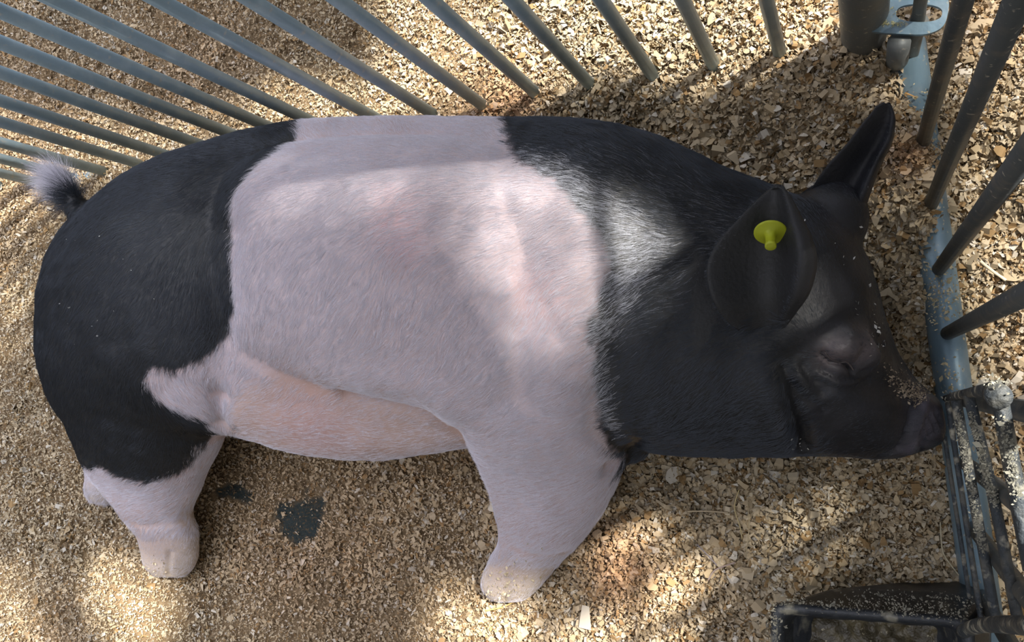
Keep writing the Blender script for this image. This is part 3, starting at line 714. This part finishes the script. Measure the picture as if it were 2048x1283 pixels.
crumbs('hoof_crumbs', [(1020, 1165, 28, 90), (1000, 1190, 18, 70), (310, 1125, 10, 16), (330, 1150, 14, 30)], 0, .0022, 6, (.62, .52, .36), 'shavings stuck to the pig\'s muddy feet')

def crust(name, paths, size, seed, col, label):
    r = np.random.default_rng(seed); V = []
    for (a0, b0, sp, m) in paths:
        t = r.random(m) ** 1.0
        for u in t:
            q = a0 * (1 - u) + b0 * u + r.normal(0, 1, 3) * sp; s0 = size * .62 * math.exp(r.normal(0, .45)); a = r.normal(0, 1, 3); a[2] *= .3; a /= np.linalg.norm(a); b_ = np.cross(a, [r.normal(0, .3), r.normal(0, .3), 1]); b_ /= np.linalg.norm(b_)
            V += [q - a * s0, q + b_ * s0 * .6, q + a * s0, q - b_ * s0 * .5]
    V = np.array(V); o = fast_mesh(name, V, np.arange(len(V)).reshape(-1, 4), M_flake, False)
    c = np.array(col) * r.uniform(.45, 1.2, (len(V) // 4, 1)); set_col(o.data, 'col', np.repeat(c, 4, 0)); tag(o, label, 'crust', kind='stuff')
Z = lambda x, y, z: P(x, y, z)
crust('trough_crust', [(Z(1560, 1200, .177), Z(1940, 1232, .177), np.array([.002, .004, .001]), 420), (Z(1548, 1215, .177), Z(1548, 1290, .177), np.array([.006, .01, .001]), 130),
      (Z(1700, 1200, .17), Z(1940, 1215, .168), np.array([.01, .004, .003]), 160), (Z(1720, 1188, .125), Z(1960, 1200, .125), np.array([.02, .004, .006]), 200)], .0019, 31, (.22, .21, .17), 'dried pale crust of feed along the black trough\'s rim')
crust('rack_crust', [(Z(1916, 830, .277), Z(1965, 1100, .277), np.array([.0022, .004, .002]), 900), (Z(1942, 830, .418), Z(1990, 1010, .418), np.array([.0022, .004, .002]), 650),
      (Z(2006, 840, .658), Z(2035, 990, .658), np.array([.0025, .004, .002]), 320), (Z(1892, 795, .128), Z(1915, 790, .278), np.array([.003, .003, .002]), 120), (Z(1988, 770, .65), Z(2002, 776, .66), np.array([.004, .004, .003]), 120)], .0016, 32, (.34, .33, .27), 'pale dried feed caked on the rods of the rack')
crust('rail_crumbs', [(Z(1888, 540, .040), Z(1905, 640, .040), np.array([.009, .01, .001]), 150), (Z(1862, 520, .036), Z(1874, 640, .036), np.array([.008, .01, .003]), 200), (Z(1895, 720, .040), Z(1910, 790, .040), np.array([.008, .01, .001]), 60), (Z(1845, 180, .040), Z(1868, 420, .040), np.array([.008, .01, .001]), 130)],
      .0024, 33, (.62, .54, .34), 'yellow wood crumbs lying along the blue grey bottom rail')
crust('plate_crumbs', [(Z(1755, 12, .1115), Z(1752, 44, .1115), np.array([.003, .003, .0006]), 150), (Z(1752, 44, .1115), Z(1810, 50, .1115), np.array([.003, .002, .0006]), 170), (Z(1765, 0, .1115), Z(1795, 30, .1115), np.array([.006, .006, .0006]), 60)],
      .0014, 34, (.72, .68, .36), 'yellowish crumbs along the edge of the slotted plate')

# ------------------------------------------------------------------ added gobo sheet, off frame: gaps shaped to throw the sun patches
LIT = [[(760, -40), (1700, -60), (1700, 90), (1600, 110), (1500, 150), (1420, 175), (1200, 165), (1060, 195), (960, 205), (880, 235), (700, 245), (560, 250), (460, 225), (560, 170), (720, 165), (800, 120), (760, 50)],
       [(-60, 240), (120, 230), (330, 240), (470, 250), (560, 262), (440, 300), (300, 322), (150, 345), (110, 420), (80, 470), (-60, 480)],
       [(-60, 540), (60, 520), (70, 600), (60, 660), (20, 690), (-60, 700)],
       [(1175, 1100), (1230, 1075), (1320, 1085), (1345, 1130), (1335, 1170), (1400, 1190), (1420, 1215), (1330, 1230), (1240, 1200), (1180, 1150)],
       [(890, 1200), (980, 1195), (1010, 1240), (1180, 1235), (1350, 1245), (1380, 1330), (860, 1330)],
       [(1480, 1075), (1560, 1040), (1640, 1015), (1640, 1060), (1560, 1120), (1500, 1130)],
       [(180, 1120), (250, 1125), (330, 1180), (345, 1230), (300, 1320), (240, 1320), (200, 1220)], [(-60, 1140), (40, 1130), (80, 1200), (110, 1330), (-60, 1330)],
       [(1690, 110), (1790, 150), (1800, 240), (1740, 230)], [(1935, -60), (2140, -60), (2140, 760), (1960, 770), (1950, 400)], [(1990, 830), (2140, 810), (2140, 1330), (2070, 1330)],
       [(1700, 380), (1790, 400), (1820, 520), (1790, 560), (1750, 500)]]
LITP = [np.array([P(*q) for q in l]) for l in LIT]
OPEN = [1.0] * len(LITP); OPEN[1] = .6; OPEN[2] = .5; OPEN[5] = .45; OPEN[7] = .5; OPEN[8] = .5; OPEN[9] = .5; OPEN[10] = .35; OPEN[11] = .4
for a_, l in ((.08, [(500, 360), (620, 320), (900, 320), (1120, 350), (1290, 420), (1340, 500), (1240, 640), (1210, 740), (1080, 740), (1000, 560), (800, 470), (560, 450)]),
              (.30, [(840, 345), (960, 325), (1120, 350), (1300, 440), (1330, 520), (1180, 500), (1050, 430), (900, 400)]), (.22, [(1010, 540), (1150, 540), (1175, 700), (1100, 720), (1030, 620)]),
              (.06, [(200, 430), (420, 360), (400, 520), (250, 560)]), (.07, [(1610, 500), (1720, 480), (1770, 640), (1740, 760), (1660, 760), (1630, 640)])):
    LITP.append(np.array([P(*q, .34) for q in l])); OPEN.append(a_ * 1.75)
ZC = 1.85
off = SUN[:2] / SUN[2]
cs = .0125
X0, X1, Y0, Y1 = -2.4, 1.0, -1.0, 1.4
NX, NY = int((X1 - X0) / cs), int((Y1 - Y0) / cs)
cx, cy = np.meshgrid(X0 + (np.arange(NX) + .5) * cs, Y0 + (np.arange(NY) + .5) * cs)
pts = np.stack([cx.ravel(), cy.ravel()], 1)
jit = (vnoise(np.stack([pts[:, 0], pts[:, 1], 0 * pts[:, 0]], 1), 16) - .5) * .05
op = np.zeros(len(pts), bool); rr_ = np.random.default_rng(21).random(len(pts))
for l, oa in zip(LITP, OPEN):
    zl = l[0, 2]; sh = off * zl
    q = l[:, :2] - sh
    op |= (in_poly(pts, q) + jit > 0) & (rr_ < oa)
keep = ~op.reshape(NY, NX)
vx, vy = np.meshgrid(X0 + np.arange(NX + 1) * cs, Y0 + np.arange(NY + 1) * cs)
Vc = np.stack([vx.ravel() + off[0] * ZC, vy.ravel() + off[1] * ZC, np.full(vx.size, ZC)], 1)
ii = np.arange(vx.size).reshape(NY + 1, NX + 1)
Fq = np.stack([ii[:-1, :-1], ii[:-1, 1:], ii[1:, 1:], ii[1:, :-1]], -1)[keep]
gobo = fast_mesh('sun_gobo', Vc, Fq, M_gobo, False); tag(gobo, 'added unseen gobo sheet with gaps shaped for the sun patches', kind='structure')
